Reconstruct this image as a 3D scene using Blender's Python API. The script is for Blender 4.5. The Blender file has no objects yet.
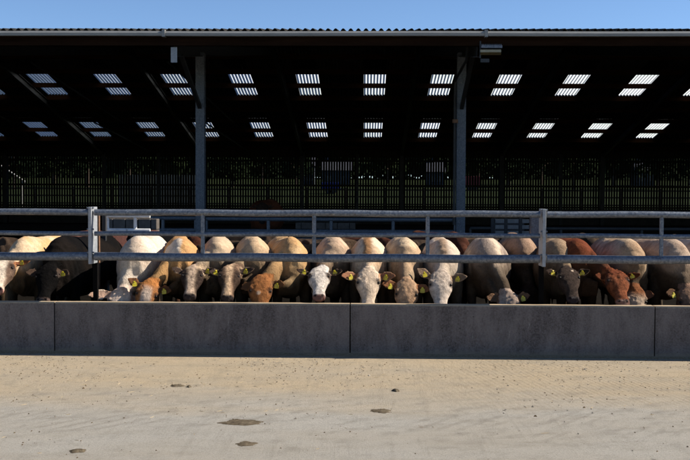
import bpy, bmesh, math, random
from mathutils import Vector, Matrix, noise
R = math.radians
random.seed(7)
S = bpy.context.scene
COL = S.collection

# ------------------------------------------------------------------ camera
F = 958.0                      # focal length in units of a 690 px wide frame
CZ = 1.62
YAW, PITCH, ROLL = R(1.2), R(-1.97), R(0.24)
cd = bpy.data.cameras.new('camera'); cam = bpy.data.objects.new('camera', cd); COL.objects.link(cam)
cd.sensor_width = 36; cd.lens = 36 * F / 690; cd.clip_start = 0.1; cd.clip_end = 5000
cam.matrix_world = (Matrix.Translation((0, 0, CZ)) @ Matrix.Rotation(YAW, 4, 'Z')
                    @ Matrix.Rotation(R(90) + PITCH, 4, 'X') @ Matrix.Rotation(ROLL, 4, 'Z'))
S.camera = cam

# ------------------------------------------------------------------ light
SUN = Vector((0.80, 0.09, 0.57)).normalized()
w = bpy.data.worlds.new('World'); S.world = w; w.use_nodes = True
nt = w.node_tree; bg = nt.nodes['Background']
sky = nt.nodes.new('ShaderNodeTexSky'); sky.sky_type = 'NISHITA'; sky.sun_disc = False
sky.sun_elevation = math.asin(SUN.z); sky.sun_rotation = math.atan2(SUN.x, SUN.y)
sky.air_density = 1.0; sky.dust_density = 0.0; sky.ozone_density = 4.5; sky.altitude = 2500
nt.links.new(sky.outputs[0], bg.inputs[0]); bg.inputs[1].default_value = 0.082
sl = bpy.data.lights.new('sun', 'SUN'); sl.energy = 5.0; sl.angle = R(0.5); sl.color = (1.0, .93, .82)
so = bpy.data.objects.new('sun', sl); COL.objects.link(so); so.location = (20, 5, 30)
so.rotation_euler = (-SUN).to_track_quat('-Z', 'Y').to_euler()
vs = S.view_settings; vs.view_transform = 'Standard'; vs.look = 'None'; vs.exposure = 0.9; vs.gamma = 1
vs.use_curve_mapping = False
S.cycles.max_bounces = 8

def PX(px, Y):                 # world X of a point seen at column px, Y metres away
    return Y * (px - 365) / F
def PZ(py, Y):                 # world height of a point seen at row py
    return CZ - Y * (py - 197) / F

# ------------------------------------------------------------------ helpers
def tag(o, label=None, cat=None, group=None, kind=None):
    if label: o['label'] = label
    if cat: o['category'] = cat
    if group: o['group'] = group
    if kind: o['kind'] = kind
    return o
def empty(name, loc, label=None, cat=None, group=None):
    o = bpy.data.objects.new(name, None); COL.objects.link(o); o.location = loc
    o.empty_display_size = .2
    return tag(o, label, cat, group)
def wloc(o):
    v = o.location.copy()
    return v if o.parent is None else v + wloc(o.parent)
class MB:
    """collects geometry in world coordinates"""
    def __init__(s): s.v = []; s.f = []; s.m = []
    def add(s, vs_, fs, m=0):
        n = len(s.v); s.v += [tuple(a) for a in vs_]; s.f += [tuple(i + n for i in f) for f in fs]; s.m += [m] * len(fs)
    def box(s, x0, x1, y0, y1, z0, z1, m=0):
        s.add([(x0,y0,z0),(x1,y0,z0),(x1,y1,z0),(x0,y1,z0),(x0,y0,z1),(x1,y0,z1),(x1,y1,z1),(x0,y1,z1)],
              [(0,3,2,1),(4,5,6,7),(0,1,5,4),(1,2,6,5),(2,3,7,6),(3,0,4,7)], m)
    def bar(s, a, b, wd, ht, m=0, up=(0,0,1)):     # rectangular bar between two points
        a = Vector(a); b = Vector(b); d = (b - a).normalized(); up = Vector(up)
        if abs(d.dot(up)) > .99: up = Vector((0,1,0))
        x = d.cross(up).normalized() * wd / 2; z = x.cross(d).normalized() * ht / 2
        s.add([a-x-z, a+x-z, a+x+z, a-x+z, b-x-z, b+x-z, b+x+z, b-x+z],
              [(0,1,2,3),(7,6,5,4),(4,5,1,0),(5,6,2,1),(6,7,3,2),(7,4,0,3)], m)
    def tube(s, pts, r, n=10, m=0, cap=True):
        pts = [Vector(p) for p in pts]; rr = r if isinstance(r, (list, tuple)) else [r] * len(pts)
        base = len(s.v); up = Vector((0, 0, 1)); x = None
        for i, p in enumerate(pts):
            d = (pts[min(i+1, len(pts)-1)] - pts[max(i-1, 0)]).normalized()
            if x is None:
                u = up if abs(d.dot(up)) < .95 else Vector((0, 1, 0)); x = d.cross(u).normalized()
            else: x = (x - d * x.dot(d)).normalized()
            y = d.cross(x)
            for k in range(n):
                a = 2 * math.pi * k / n; s.v.append(tuple(p + (x * math.cos(a) + y * math.sin(a)) * rr[i]))
        for i in range(len(pts) - 1):
            for k in range(n):
                k2 = (k + 1) % n; b = base + i * n
                s.f.append((b + k, b + k2, b + n + k2, b + n + k)); s.m.append(m)
        if cap:
            s.f.append(tuple(base + k for k in reversed(range(n)))); s.m.append(m)
            b = base + (len(pts) - 1) * n; s.f.append(tuple(b + k for k in range(n))); s.m.append(m)
    def build(s, name, mats, parent=None, smooth=False, loc=None, bevel=0):
        me = bpy.data.meshes.new(name)
        off = Vector(loc) if loc is not None else (wloc(parent) if parent else Vector((0, 0, 0)))
        me.from_pydata([tuple(Vector(v) - off) for v in s.v], [], s.f)
        if not isinstance(mats, (list, tuple)): mats = [mats]
        for m in mats: me.materials.append(m)
        me.polygons.foreach_set('material_index', s.m)
        if smooth: me.polygons.foreach_set('use_smooth', [True] * len(s.f))
        me.update()
        if smooth == 'auto':
            try: me.set_sharp_from_angle(angle=R(40))
            except Exception: pass
        o = bpy.data.objects.new(name, me); COL.objects.link(o); o.parent = parent
        if loc is not None and parent is None: o.location = loc
        if bevel:
            b = o.modifiers.new('bevel', 'BEVEL'); b.width = bevel; b.segments = 2; b.limit_method = 'ANGLE'
        return o

# ------------------------------------------------------------------ materials
def newmat(name):
    m = bpy.data.materials.new(name); m.use_nodes = True
    t = m.node_tree; return m, t, t.nodes['Principled BSDF']
def N(t, typ, **kw):
    n = t.nodes.new(typ)
    for k, v in kw.items():
        if k in n.inputs: n.inputs[k].default_value = v
        else: setattr(n, k, v)
    return n
def noise_n(t, vec, scale, detail=5, rough=.6, dist=0):
    n = N(t, 'ShaderNodeTexNoise'); n.inputs['Scale'].default_value = scale
    n.inputs['Detail'].default_value = detail; n.inputs['Roughness'].default_value = rough
    n.inputs['Distortion'].default_value = dist
    if vec: t.links.new(vec, n.inputs['Vector'])
    return n.outputs['Fac']
def ramp(t, src, stops):
    r = N(t, 'ShaderNodeValToRGB'); e = r.color_ramp.elements
    while len(e) < len(stops): e.new(.5)
    for i, (p, c) in enumerate(stops):
        e[i].position = p; e[i].color = (c[0], c[1], c[2], 1) if isinstance(c, (tuple, list)) else (c, c, c, 1)
    t.links.new(src, r.inputs[0]); return r.outputs[0]
def mix(t, fac, a, b, mode='MIX'):
    n = N(t, 'ShaderNodeMix'); n.data_type = 'RGBA'; n.blend_type = mode
    for i, x in ((0, fac), (6, a), (7, b)):
        if hasattr(x, 'node'): t.links.new(x, n.inputs[i])
        else: n.inputs[i].default_value = x if i == 0 else (*x[:3], 1)
    return n.outputs[2]
def mapping(t, scale=(1,1,1), rot=(0,0,0), out='Object'):
    c = N(t, 'ShaderNodeTexCoord'); m = N(t, 'ShaderNodeMapping')
    m.inputs['Scale'].default_value = scale; m.inputs['Rotation'].default_value = rot
    t.links.new(c.outputs[out], m.inputs['Vector']); return m.outputs[0]
def bump(t, b, h, strength=.3, dist=.01):
    n = N(t, 'ShaderNodeBump'); n.inputs['Strength'].default_value = strength; n.inputs['Distance'].default_value = dist
    t.links.new(h, n.inputs['Height']); t.links.new(n.outputs[0], b.inputs['Normal'])
def math_n(t, op, a, b=None, c=None):
    n = N(t, 'ShaderNodeMath'); n.operation = op
    for i, x in enumerate((a, b, c)):
        if x is None: continue
        if hasattr(x, 'node'): t.links.new(x, n.inputs[i])
        else: n.inputs[i].default_value = x
    return n.outputs[0]
def simple(name, c1, c2, scale=6, rough=.8, metal=0, bmp=.2, stretch=(1,1,1), detail=6):
    m, t, b = newmat(name); v = mapping(t, stretch)
    n = noise_n(t, v, scale, detail, .65)
    t.links.new(ramp(t, n, [(.3, c1), (.7, c2)]), b.inputs['Base Color'])
    b.inputs['Roughness'].default_value = rough; b.inputs['Metallic'].default_value = metal
    b.inputs['Specular IOR Level'].default_value = .02 if rough > .65 else .35
    if bmp: bump(t, b, noise_n(t, v, scale * 6, 4), bmp, .01)
    return m

def galv(name, c1=(.06,.077,.11), c2=(.135,.16,.20), rust=.0, metal=.4, spk=.35):
    m, t, b = newmat(name); v = mapping(t)
    vo = N(t, 'ShaderNodeTexVoronoi'); vo.inputs['Scale'].default_value = 55; t.links.new(v, vo.inputs['Vector'])
    n = noise_n(t, v, 7, 6, .7)
    base = ramp(t, n, [(.3, c1), (.7, c2)])
    sp = mix(t, spk, base, ramp(t, vo.outputs['Color'], [(.2, .06), (.8, .28)]))
    n2 = noise_n(t, v, 22, 8, .75)
    sp = mix(t, ramp(t, n2, [(.60, 0), (.68, .8)]), sp, (.34, .33, .30))       # dried splashes
    n3 = noise_n(t, v, 13, 8, .7, .4)
    sp = mix(t, ramp(t, n3, [(.60, 0), (.70, .75)]), sp, (.10, .075, .05))     # dirt
    t.links.new(sp, b.inputs['Base Color'])
    b.inputs['Metallic'].default_value = metal
    t.links.new(ramp(t, n, [(.3, .42), (.7, .62)]), b.inputs['Roughness'])
    bump(t, b, n2, .25, .004)
    return m
M = {}
M['galv'] = galv('galvanised_steel')
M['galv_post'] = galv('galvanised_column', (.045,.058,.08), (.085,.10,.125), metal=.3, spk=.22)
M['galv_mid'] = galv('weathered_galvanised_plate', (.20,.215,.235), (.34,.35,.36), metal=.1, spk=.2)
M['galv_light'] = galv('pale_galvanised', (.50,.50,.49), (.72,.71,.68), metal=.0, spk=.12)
M['rust'] = simple('rusty_steel', (.10,.05,.03), (.22,.13,.08), 14, .8, .2)
M['dark_steel'] = simple('dark_steel', (.025,.025,.028), (.045,.043,.04), 5, .6, .4)
M['gutter'] = simple('grey_gutter', (.21,.205,.19), (.30,.29,.27), 5, .55, 0, .08, (.3,1,1))
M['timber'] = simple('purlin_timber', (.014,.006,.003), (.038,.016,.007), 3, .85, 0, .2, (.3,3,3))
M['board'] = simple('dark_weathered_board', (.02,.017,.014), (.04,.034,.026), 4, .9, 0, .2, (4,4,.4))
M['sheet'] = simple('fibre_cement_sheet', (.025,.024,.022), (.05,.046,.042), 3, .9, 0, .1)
M['black'] = simple('black_plastic', (.015,.015,.017), (.03,.03,.032), 8, .4, 0, 0)
M['shade_steel'] = simple('shade_black_steel', (.003,.003,.003), (.007,.006,.006), 8, .95, 0, 0)  # near-black colour paints in the shade below the lowest rail
M['hoof'] = simple('hoof', (.03,.025,.02), (.07,.06,.05), 20, .6)

def mk_ground():
    m, t, b = newmat('worn_concrete_road')
    tc = N(t, 'ShaderNodeTexCoord'); v = tc.outputs['Object']
    sx = N(t, 'ShaderNodeSeparateXYZ'); t.links.new(v, sx.inputs[0])
    wob = noise_n(t, mapping(t, (.35, 1, 1)), 1.3, 5, .6)
    y = math_n(t, 'ADD', sx.outputs['Y'], math_n(t, 'MULTIPLY', math_n(t, 'SUBTRACT', wob, .5), 2.4))
    dirt = ramp(t, math_n(t, 'DIVIDE', y, 20.0), [(.355, 0), (.405, 1)])
    fine = ramp(t, noise_n(t, v, 60, 10, .95), [(.36, 0), (.64, 1)])
    med = noise_n(t, v, 5, 8, .7)
    big = noise_n(t, mapping(t, (.4, 1.1, 1)), 1.1, 6, .65)
    grey = mix(t, fine, (.30,.275,.235), (.66,.615,.54))
    tan = mix(t, fine, (.35,.265,.16), (.74,.60,.42))
    c = mix(t, dirt, grey, tan)
    c = mix(t, ramp(t, big, [(.42, .0), (.62, .5)]), c, (.47,.41,.325))
    c = mix(t, ramp(t, med, [(.50, .0), (.72, .45)]), c, (.24,.215,.175))
    # brushed grooves in the concrete and tyre scuffs
    gv = mapping(t, (1, .04, 1), (0, 0, R(-11)))
    g = noise_n(t, gv, 16, 4, .7)
    gm = ramp(t, noise_n(t, v, .8, 3), [(.40, 0), (.55, 1)])
    c = mix(t, math_n(t, 'MULTIPLY', ramp(t, g, [(.52, 0), (.64, .16)]), gm), c, (.20,.17,.13))
    wv = N(t, 'ShaderNodeTexWave'); wv.inputs['Scale'].default_value = 1.6; wv.inputs['Distortion'].default_value = 5
    wv.inputs['Detail'].default_value = 3; wv.inputs['Detail Scale'].default_value = 2
    t.links.new(mapping(t, (.5, 1.6, 1), (0, 0, R(28))), wv.inputs['Vector'])
    band = ramp(t, math_n(t, 'DIVIDE', y, 20.0), [(.30, 0), (.33, 1), (.385, 1), (.41, 0)])
    tm = math_n(t, 'MULTIPLY', ramp(t, wv.outputs['Fac'], [(.55, 0), (.9, .22)]), band)
    c = mix(t, math_n(t, 'MULTIPLY', tm, ramp(t, med, [(.4, .2), (.6, 1)])), c, (.2,.185,.16))
    tv = mapping(t, (1, 1, 1), (0, 0, R(38))); tw = N(t, 'ShaderNodeTexWave'); tw.inputs['Scale'].default_value = 2.6
    tw.inputs['Distortion'].default_value = 2.2; tw.inputs['Detail'].default_value = 4; tw.inputs['Detail Scale'].default_value = 3
    t.links.new(tv, tw.inputs['Vector'])
    tb_ = ramp(t, math_n(t, 'DIVIDE', y, 20.0), [(.325, 0), (.335, 1), (.352, 1), (.362, 0)])
    tk = math_n(t, 'MULTIPLY', math_n(t, 'MULTIPLY', ramp(t, tw.outputs['Fac'], [(.6, 0), (.8, .28)]), tb_), ramp(t, noise_n(t, v, 1.7, 4), [(.42, 0), (.55, 1)]))
    c = mix(t, tk, c, (.235,.21,.175))
    c = mix(t, ramp(t, noise_n(t, mapping(t, (.25, 1.5, 1)), 2.3, 7, .7), [(.5, 0), (.7, .22)]), c, (.28,.24,.18))
    gw = N(t, 'ShaderNodeTexWave'); gw.inputs['Scale'].default_value = 6.0; gw.inputs['Distortion'].default_value = 2.6; gw.inputs['Detail'].default_value = 3; gw.inputs['Detail Scale'].default_value = 3
    t.links.new(mapping(t, (1, 1, 1), (0, 0, R(-12))), gw.inputs['Vector'])
    gx = ramp(t, math_n(t, 'DIVIDE', math_n(t, 'ADD', sx.outputs['X'], math_n(t, 'MULTIPLY', wob, 2)), 4.0), [(.25, 0), (.6, 1)])
    gz = ramp(t, math_n(t, 'DIVIDE', y, 20.0), [(.36, 0), (.39, 1)])
    gk = math_n(t, 'MULTIPLY', math_n(t, 'MULTIPLY', ramp(t, gw.outputs['Fac'], [(.5, 0), (.8, .30)]), gx), math_n(t, 'MULTIPLY', gz, ramp(t, noise_n(t, v, 2.2, 5, .7), [(.38, .1), (.56, 1)])))
    c = mix(t, gk, c, (.25,.205,.14))
    sp = noise_n(t, v, 150, 3, .6)
    c = mix(t, ramp(t, sp, [(.58, 0), (.66, .7)]), c, (.13,.105,.075))
    sp2 = noise_n(t, v, 110, 3, .6, .5)
    c = mix(t, ramp(t, sp2, [(.64, 0), (.71, .6)]), c, (.66,.6,.5))
    t.links.new(c, b.inputs['Base Color']); b.inputs['Roughness'].default_value = .95; b.inputs['Specular IOR Level'].default_value = .1
    h = math_n(t, 'ADD', math_n(t, 'ADD', fine, math_n(t, 'MULTIPLY', med, 2.0)), math_n(t, 'MULTIPLY', g, 1.2))
    bump(t, b, math_n(t, 'ADD', h, math_n(t, 'MULTIPLY', sp, .5)), .9, .012)
    return m
M['ground'] = mk_ground()

def mk_wallmat():
    m, t, b = newmat('precast_concrete'); v = mapping(t, out='Object')
    n = noise_n(t, v, 3.5, 9, .75); n2 = noise_n(t, mapping(t, (1.2, 1, .35)), 4, 7, .7)
    fine = noise_n(t, v, 60, 8, .8)
    c = ramp(t, n, [(.3, (.088,.073,.068)), (.7, (.17,.146,.134))])
    c = mix(t, ramp(t, n2, [(.42, 0), (.60, .8)]), c, (.045,.036,.034))
    c = mix(t, ramp(t, fine, [(.40, 0), (.70, .75)]), c, (.20,.18,.17))
    vo = N(t, 'ShaderNodeTexVoronoi'); vo.inputs['Scale'].default_value = 9; t.links.new(v, vo.inputs['Vector'])
    c = mix(t, ramp(t, vo.outputs['Distance'], [(.05, .9), (.09, 0)]), c, (.05,.045,.04))
    st = noise_n(t, mapping(t, (9, 1, 1.2), (0, R(12), 0)), 2.2, 5, .8)
    c = mix(t, ramp(t, st, [(.655, 0), (.72, .55)]), c, (.32,.31,.29))
    # dust and feed rubbed along the top arris
    ge = N(t, 'ShaderNodeNewGeometry'); sx = N(t, 'ShaderNodeSeparateXYZ'); t.links.new(ge.outputs['Position'], sx.inputs[0])
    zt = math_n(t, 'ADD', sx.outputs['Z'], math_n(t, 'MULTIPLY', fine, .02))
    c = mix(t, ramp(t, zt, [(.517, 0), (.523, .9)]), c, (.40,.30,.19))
    low = math_n(t, 'ADD', sx.outputs['Z'], math_n(t, 'MULTIPLY', n2, .08))
    c = mix(t, ramp(t, low, [(.055, .75), (.10, 0)]), c, (.20,.16,.115))
    t.links.new(c, b.inputs['Base Color']); b.inputs['Roughness'].default_value = .9; b.inputs['Specular IOR Level'].default_value = .15
    bump(t, b, math_n(t, 'ADD', fine, n), .5, .006)
    return m
M['wall'] = mk_wallmat()
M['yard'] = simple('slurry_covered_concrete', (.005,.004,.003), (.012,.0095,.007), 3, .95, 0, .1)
M['feed'] = simple('silage', (.05,.035,.018), (.13,.09,.045), 30, .9, 0, .8)
M['grass'] = simple('pasture_grass', (.016,.024,.010), (.034,.042,.017), .5, .95, 0, .3)

# translucent roof sheet
def mk_sky():
    m = bpy.data.materials.new('translucent_roof_sheet'); m.use_nodes = True; t = m.node_tree
    t.nodes.clear(); o = N(t, 'ShaderNodeOutputMaterial')
    tr = N(t, 'ShaderNodeBsdfTranslucent'); df = N(t, 'ShaderNodeBsdfDiffuse'); mx = N(t, 'ShaderNodeMixShader')
    c = ramp(t, noise_n(t, mapping(t, (6, .6, 1)), 3, 6, .7), [(.3, (.42,.455,.50)), (.7, (.56,.59,.62))])
    tc = N(t, 'ShaderNodeTexCoord'); sx = N(t, 'ShaderNodeSeparateXYZ'); t.links.new(tc.outputs['Object'], sx.inputs[0])
    cs = math_n(t, 'COSINE', math_n(t, 'MULTIPLY', sx.outputs['X'], 2 * math.pi / .1475))
    c = mix(t, 1.0, c, ramp(t, math_n(t, 'MULTIPLY_ADD', cs, .5, .5), [(.25, .52), (.6, 1)]), 'MULTIPLY')
    algae = noise_n(t, mapping(t, (.33, .3, 1)), 1.0, 3, .5)
    c = mix(t, ramp(t, algae, [(.40, .0), (.62, .45)]), c, (.30, .34, .30))
    t.links.new(c, tr.inputs[0]); df.inputs[0].default_value = (.35,.36,.37,1); mx.inputs[0].default_value = .12
    t.links.new(tr.outputs[0], mx.inputs[1]); t.links.new(df.outputs[0], mx.inputs[2]); t.links.new(mx.outputs[0], o.inputs[0])
    return m
M['rooflight'] = mk_sky()

# cow coat: colour comes from markings and painted lower-body shade stored on the mesh
def mk_coat():
    m, t, b = newmat('cow_coat')
    at = N(t, 'ShaderNodeAttribute'); at.attribute_name = 'coat'
    v = mapping(t)
    hair = noise_n(t, mapping(t, (1, 1, .35)), 85, 6, .75)
    clump = noise_n(t, v, 17, 6, .7, 1.0)
    c = mix(t, 1.0, at.outputs['Color'], ramp(t, clump, [(.3, .76), (.65, 1.08)]), 'MULTIPLY')
    c = mix(t, 1.0, c, ramp(t, hair, [(.3, .74), (.7, 1.12)]), 'MULTIPLY')
    dirt = ramp(t, noise_n(t, v, 3.1, 7, .7), [(.54, 0), (.72, .6)])
    c = mix(t, dirt, c, mix(t, 1.0, c, (.42,.33,.25), 'MULTIPLY'))
    t.links.new(c, b.inputs['Base Color'])
    t.links.new(math_n(t, 'SUBTRACT', .85, math_n(t, 'MULTIPLY', at.outputs['Alpha'], .5)), b.inputs['Roughness'])
    b.inputs['Sheen Weight'].default_value = 0.0; b.inputs['Sheen Roughness'].default_value = .5
    b.inputs['Specular IOR Level'].default_value = .06
    bump(t, b, math_n(t, 'ADD', hair, math_n(t, 'MULTIPLY', clump, 1.8)), .85, .012)
    return m
M['coat'] = mk_coat()
m_, t_, b_ = newmat('cow_eye'); b_.inputs['Base Color'].default_value = (.012,.009,.008,1); b_.inputs['Roughness'].default_value = .45; b_.inputs['Specular IOR Level'].default_value = .2
M['eye'] = m_
m_, t_, b_ = newmat('yellow_ear_tag'); b_.inputs['Roughness'].default_value = .4
t_.links.new(ramp(t_, noise_n(t_, mapping(t_), 30, 3), [(.35, (.30,.235,.008)), (.6, (.50,.40,.015))]), b_.inputs['Base Color'])
M['tag'] = m_

# ------------------------------------------------------------------ ground, yard, field
WY = 9.78                       # front face of the feed wall
def sheet(name, x0, x1, y0, y1, z, mat, nx=1, ny=1, zf=None):
    b = MB(); vs_ = []; fs = []
    for j in range(ny + 1):
        for i in range(nx + 1):
            x = x0 + (x1 - x0) * i / nx; y = y0 + (y1 - y0) * j / ny
            vs_.append((x, y, zf(x, y) if zf else z))
    for j in range(ny):
        for i in range(nx):
            a = j * (nx + 1) + i; fs.append((a, a + 1, a + nx + 2, a + nx + 1))
    b.add(vs_, fs); o = b.build(name, mat, smooth=True); return tag(o, kind='structure')
sheet('ground', -1500, 1500, -300, 3000, -.012, simple('distant_ground', (.06,.08,.03), (.1,.12,.05), .05, .95, 0, 0))
sheet('road', -40, 40, -20, WY + .06, 0, M['ground'])
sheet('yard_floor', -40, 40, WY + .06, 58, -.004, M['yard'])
def hill(x, y):
    t = (y - 60)
    z = .028 * t if t < 190 else 5.3 + (t - 190) * .035
    z += .8 * noise.noise(Vector((x * .012, y * .012, 0))) * min(1, t / 80)
    return z
sheet('pasture', -420, 420, 60, 345, 0, M['grass'], 60, 50, hill)
sheet('hills', -700, 700, 332, 900, 0, simple('wooded_hillside', (.010,.018,.009), (.024,.036,.014), .08, .95, 0, .5), 90, 30,
      lambda x, y: hill(x, y) - 2 + (y - 332) * .22 + 6 * noise.noise(Vector((x * .02, y * .02, 1))))

# ------------------------------------------------------------------ feed wall (precast panels)
SK = math.tan(R(.35))           # the wall runs a touch nearer at its right end
def wy(x): return WY - SK * x
joints = [PX(-252, WY), PX(51, WY), PX(350.5, WY), PX(654, WY), PX(957, WY)]
plabels = ['precast concrete feed wall panel at the left edge, left of the first joint',
           'precast concrete feed wall panel below the white cow and the steel post, left of centre',
           'precast concrete feed wall panel right of the middle joint, below the cream-faced cow',
           'precast concrete feed wall panel at the right edge, beyond the last joint']
WH, WT = .522, .13
for i in range(4):
    x0, x1 = joints[i] + .006, joints[i + 1] - .006; b = MB(); n = 60
    prof = [(0, 0), (0, WH - .012), (.012, WH), (WT - .012, WH), (WT, WH - .012), (WT, .0)]
    rings = []
    for k in range(n + 1):
        x = x0 + (x1 - x0) * k / n; dz = [(.004 * noise.noise(Vector((x * 5 + q, i, 2)))) for q in range(6)]
        rings.append([(x, wy(x) + p[0], p[1] + (dz[q] if p[1] > .1 else 0)) for q, p in enumerate(prof)])
    for k, r in enumerate(rings):
        b.v += r
    for k in range(n):
        for q in range(5):
            a = k * 6 + q; b.f.append((a, a + 1, a + 7, a + 6)[::-1]); b.m.append(0)
    b.f.append(tuple(range(6))); b.m.append(0); b.f.append(tuple(n * 6 + q for q in reversed(range(6)))); b.m.append(0)
    o = b.build('concrete_feed_wall', M['wall'], loc=((x0 + x1) / 2, WY, 0))
    tag(o, plabels[i], 'wall', 'precast panels of the feed wall')
# feed lying behind the wall
b = MB(); nx, ny = 260, 10
for j in range(ny + 1):
    for i in range(nx + 1):
        x = -5.5 + 11 * i / nx; y = wy(x) + WT + .003 + .75 * j / ny
        h = .30 * (1 - (j / ny) ** 1.5) + .05 * noise.noise(Vector((x * 3, y * 5, 0))) + .03 * noise.noise(Vector((x * 14, y * 14, 3)))
        b.v.append((x, y, max(0, h)))
for j in range(ny):
    for i in range(nx):
        a = j * (nx + 1) + i; b.f.append((a, a + 1, a + nx + 2, a + nx + 1)); b.m.append(0)
tag(b.build('silage', M['feed'], smooth=True), 'dark chopped feed heaped behind the concrete wall', 'feed', kind='stuff')

# ------------------------------------------------------------------ tubular feed barrier
BY = WY + .065
ZT, ZM, ZL = 1.452, 1.232, .992
def barrier(px0, px1, uprights, label, only_full=()):
    x0, x1 = PX(px0, BY), PX(px1, BY)
    r = empty('tubular_feed_barrier', ((x0 + x1) / 2, BY, 0), label, 'barrier', 'tubular steel barriers above the feed wall')
    for z, rad in ((ZT, .033), (ZM, .024), (ZL, .043)):
        b = MB(); n = 24
        pts = [(x0 + (x1 - x0) * k / n, BY - SK * (x0 + (x1 - x0) * k / n) + .002 * math.sin(k * 1.7 + z * 9), z + .003 * math.sin(k * .8 + z * 20)) for k in range(n + 1)]
        b.tube(pts, rad, 16); b.build('rail', M['galv'], r, smooth='auto')
    for px in uprights:
        x = PX(px, BY); y = BY - SK * x; b = MB()
        b.tube([(x, y, ZL + .03), (x, y, ZT - .02)], .021, 12)
        b.build('upright', M['galv'], r, smooth='auto')
barrier(-350, 86.5, [-232, -138, -24], 'galvanised three-rail barrier left of the first steel post')
barrier(92.5, 539.0, [202, 314, 427.5], 'galvanised three-rail barrier spanning the middle between the two steel posts')
barrier(546, 985, [659, 772, 885], 'galvanised three-rail barrier right of the second steel post')
def bpost(px, label):
    x = PX(px, BY); y = BY - SK * x
    r = empty('barrier_post', (x, y + .1, 0), label, 'post', 'posts holding the feed barrier')
    b = MB(); b.box(x - .017, x + .017, y - .055, y + .17, ZL - .075, ZT + .055); b.build('flat_post', M['galv_mid'], r, bevel=.004)
    b = MB(); b.box(x - .016, x + .03, y + .11, y + .16, 0, ZL - .078); b.build('leg', M['shade_steel'], r)
    for z in (ZT, ZM, ZL):
        b = MB(); b.tube([(x - .035, y - .03, z + .045), (x + .035, y - .03, z + .045)], .010, 6); b.build('bolt', M['galv'], r)
bpost(89.0, 'steel barrier post standing left of the white cow')
bpost(542.5, 'steel barrier post standing just left of the dark brown cow face')

# ------------------------------------------------------------------ barn
EY, PY, RY, BYK = 18.8, 21.9, 39.5, 57.4       # eave, front columns, ridge, rear boarding
EZ, RZ = 4.87, 8.02
REY = 58.4; SL = .193; REZ = RZ - SL * (REY - RY)
def roofz(y): return EZ + (RZ - EZ) * (y - EY) / (RY - EY) if y < RY else RZ - SL * (y - RY)
BAY = 5.94; X0 = -3.77
frames = [X0 + BAY * i for i in range(-4, 6)]
BX0, BX1 = frames[0] - .3, frames[-1] + .3
barn = empty('cattle_barn', (0, (EY + REY) / 2, 0), 'large open-fronted cattle barn with corrugated roof and rooflights behind the cattle yard', 'barn')
PITCH_C, AMP = .1475, .034
sky_x = [-0.10 + 3.09 * n for n in range(-9, 10) if BX0 < -0.10 + 3.09 * n < BX1 - 1.1]
row1 = (43.25, 46.9); row2 = (51.15, 54.9)
front_rows = [(23.5, 27.0)]
SW = PITCH_C * 6.9
def in_sky(x, y):
    if not any(a < y < b for a, b in (row1, row2)): return False
    return any(sx < x < sx + SW for sx in sky_x)
def corr(x): return AMP * math.cos(2 * math.pi * x / PITCH_C)
def slope_sheet(ys, name):
    b = MB(); dx = PITCH_C / 8; n = int((BX1 - BX0) / dx)
    for y in ys:
        for i in range(n + 1):
            x = BX0 + i * dx; b.v.append((x, y, roofz(y) + corr(x) + .004 * noise.noise(Vector((x * 1.1, y, 0)))))
    for j in range(len(ys) - 1):
        ym = (ys[j] + ys[j + 1]) / 2
        for i in range(n):
            if in_sky(BX0 + (i + .5) * dx, ym): continue
            a = j * (n + 1) + i; b.f.append((a, a + 1, a + n + 2, a + n + 1)); b.m.append(0)
    o = b.build(name, M['sheet'], barn, smooth=True)
    s = o.modifiers.new('thick', 'SOLIDIFY'); s.thickness = .007; s.offset = 1
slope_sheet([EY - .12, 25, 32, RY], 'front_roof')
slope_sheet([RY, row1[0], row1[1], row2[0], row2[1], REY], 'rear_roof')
for (a, c) in (row1, row2):
    for sx in sky_x:
        b = MB(); dx = PITCH_C / 8; n = int(SW / dx) + 2
        xs = [sx - dx + i * dx for i in range(n + 1)]
        for y in (a - .1, c + .1):
            for x in xs: b.v.append((x, y, roofz(y) + corr(x) + .018))
        for i in range(n): b.f.append((i, i + 1, n + 2 + i, n + 1 + i)); b.m.append(0)
        b.build('rooflight', M['rooflight'], barn, smooth=True)
b = MB(); b.bar((BX0, RY, RZ + .06), (BX1, RY, RZ + .06), .4, .06); b.build('ridge_cap', M['sheet'], barn)
# purlins
for y in [22.9 + 2.0 * k for k in range(0, 8)] + [40.95 + 1.99 * k for k in range(0, 9)]:
    b = MB(); z = roofz(y) - AMP - .12; b.box(BX0 + .05, BX1 - .05, y - .04, y + .04, z - .11, z + .11)
    b.build('purlin', M['timber'], barn)
# eave: gutter, timber, second purlin
b = MB()
gx0, gx1 = BX0 - .1, BX1 + .1
prof = [(-.13, .0), (-.15, -.04), (-.14, -.092), (-.03, -.092), (-.02, -.005), (-.03, -.005), (-.04, -.082), (-.13, -.082), (-.138, -.04), (-.12, 0)]
n = 50
for k in range(n + 1):
    x = gx0 + (gx1 - gx0) * k / n
    for p in prof: b.v.append((x, EY - .05 + p[0], EZ - .045 + p[1] + .004 * math.sin(k)))
for k in range(n):
    for q in range(10):
        a = k * 10 + q; c = k * 10 + (q + 1) % 10; b.f.append((a, c, c + 10, a + 10)); b.m.append(0)
b.f.append(tuple(range(10))[::-1]); b.m.append(0); b.f.append(tuple(n * 10 + q for q in range(10))); b.m.append(0)
gut = b.build('gutter', M['gutter'], barn)
for px in (165, 483): x = PX(px, EY); b = MB(); b.box(x - .03, x + .03, EY - .21, EY - .06, EZ - .156, EZ - .02); b.build('joint_strap', M['gutter'], gut)
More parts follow.
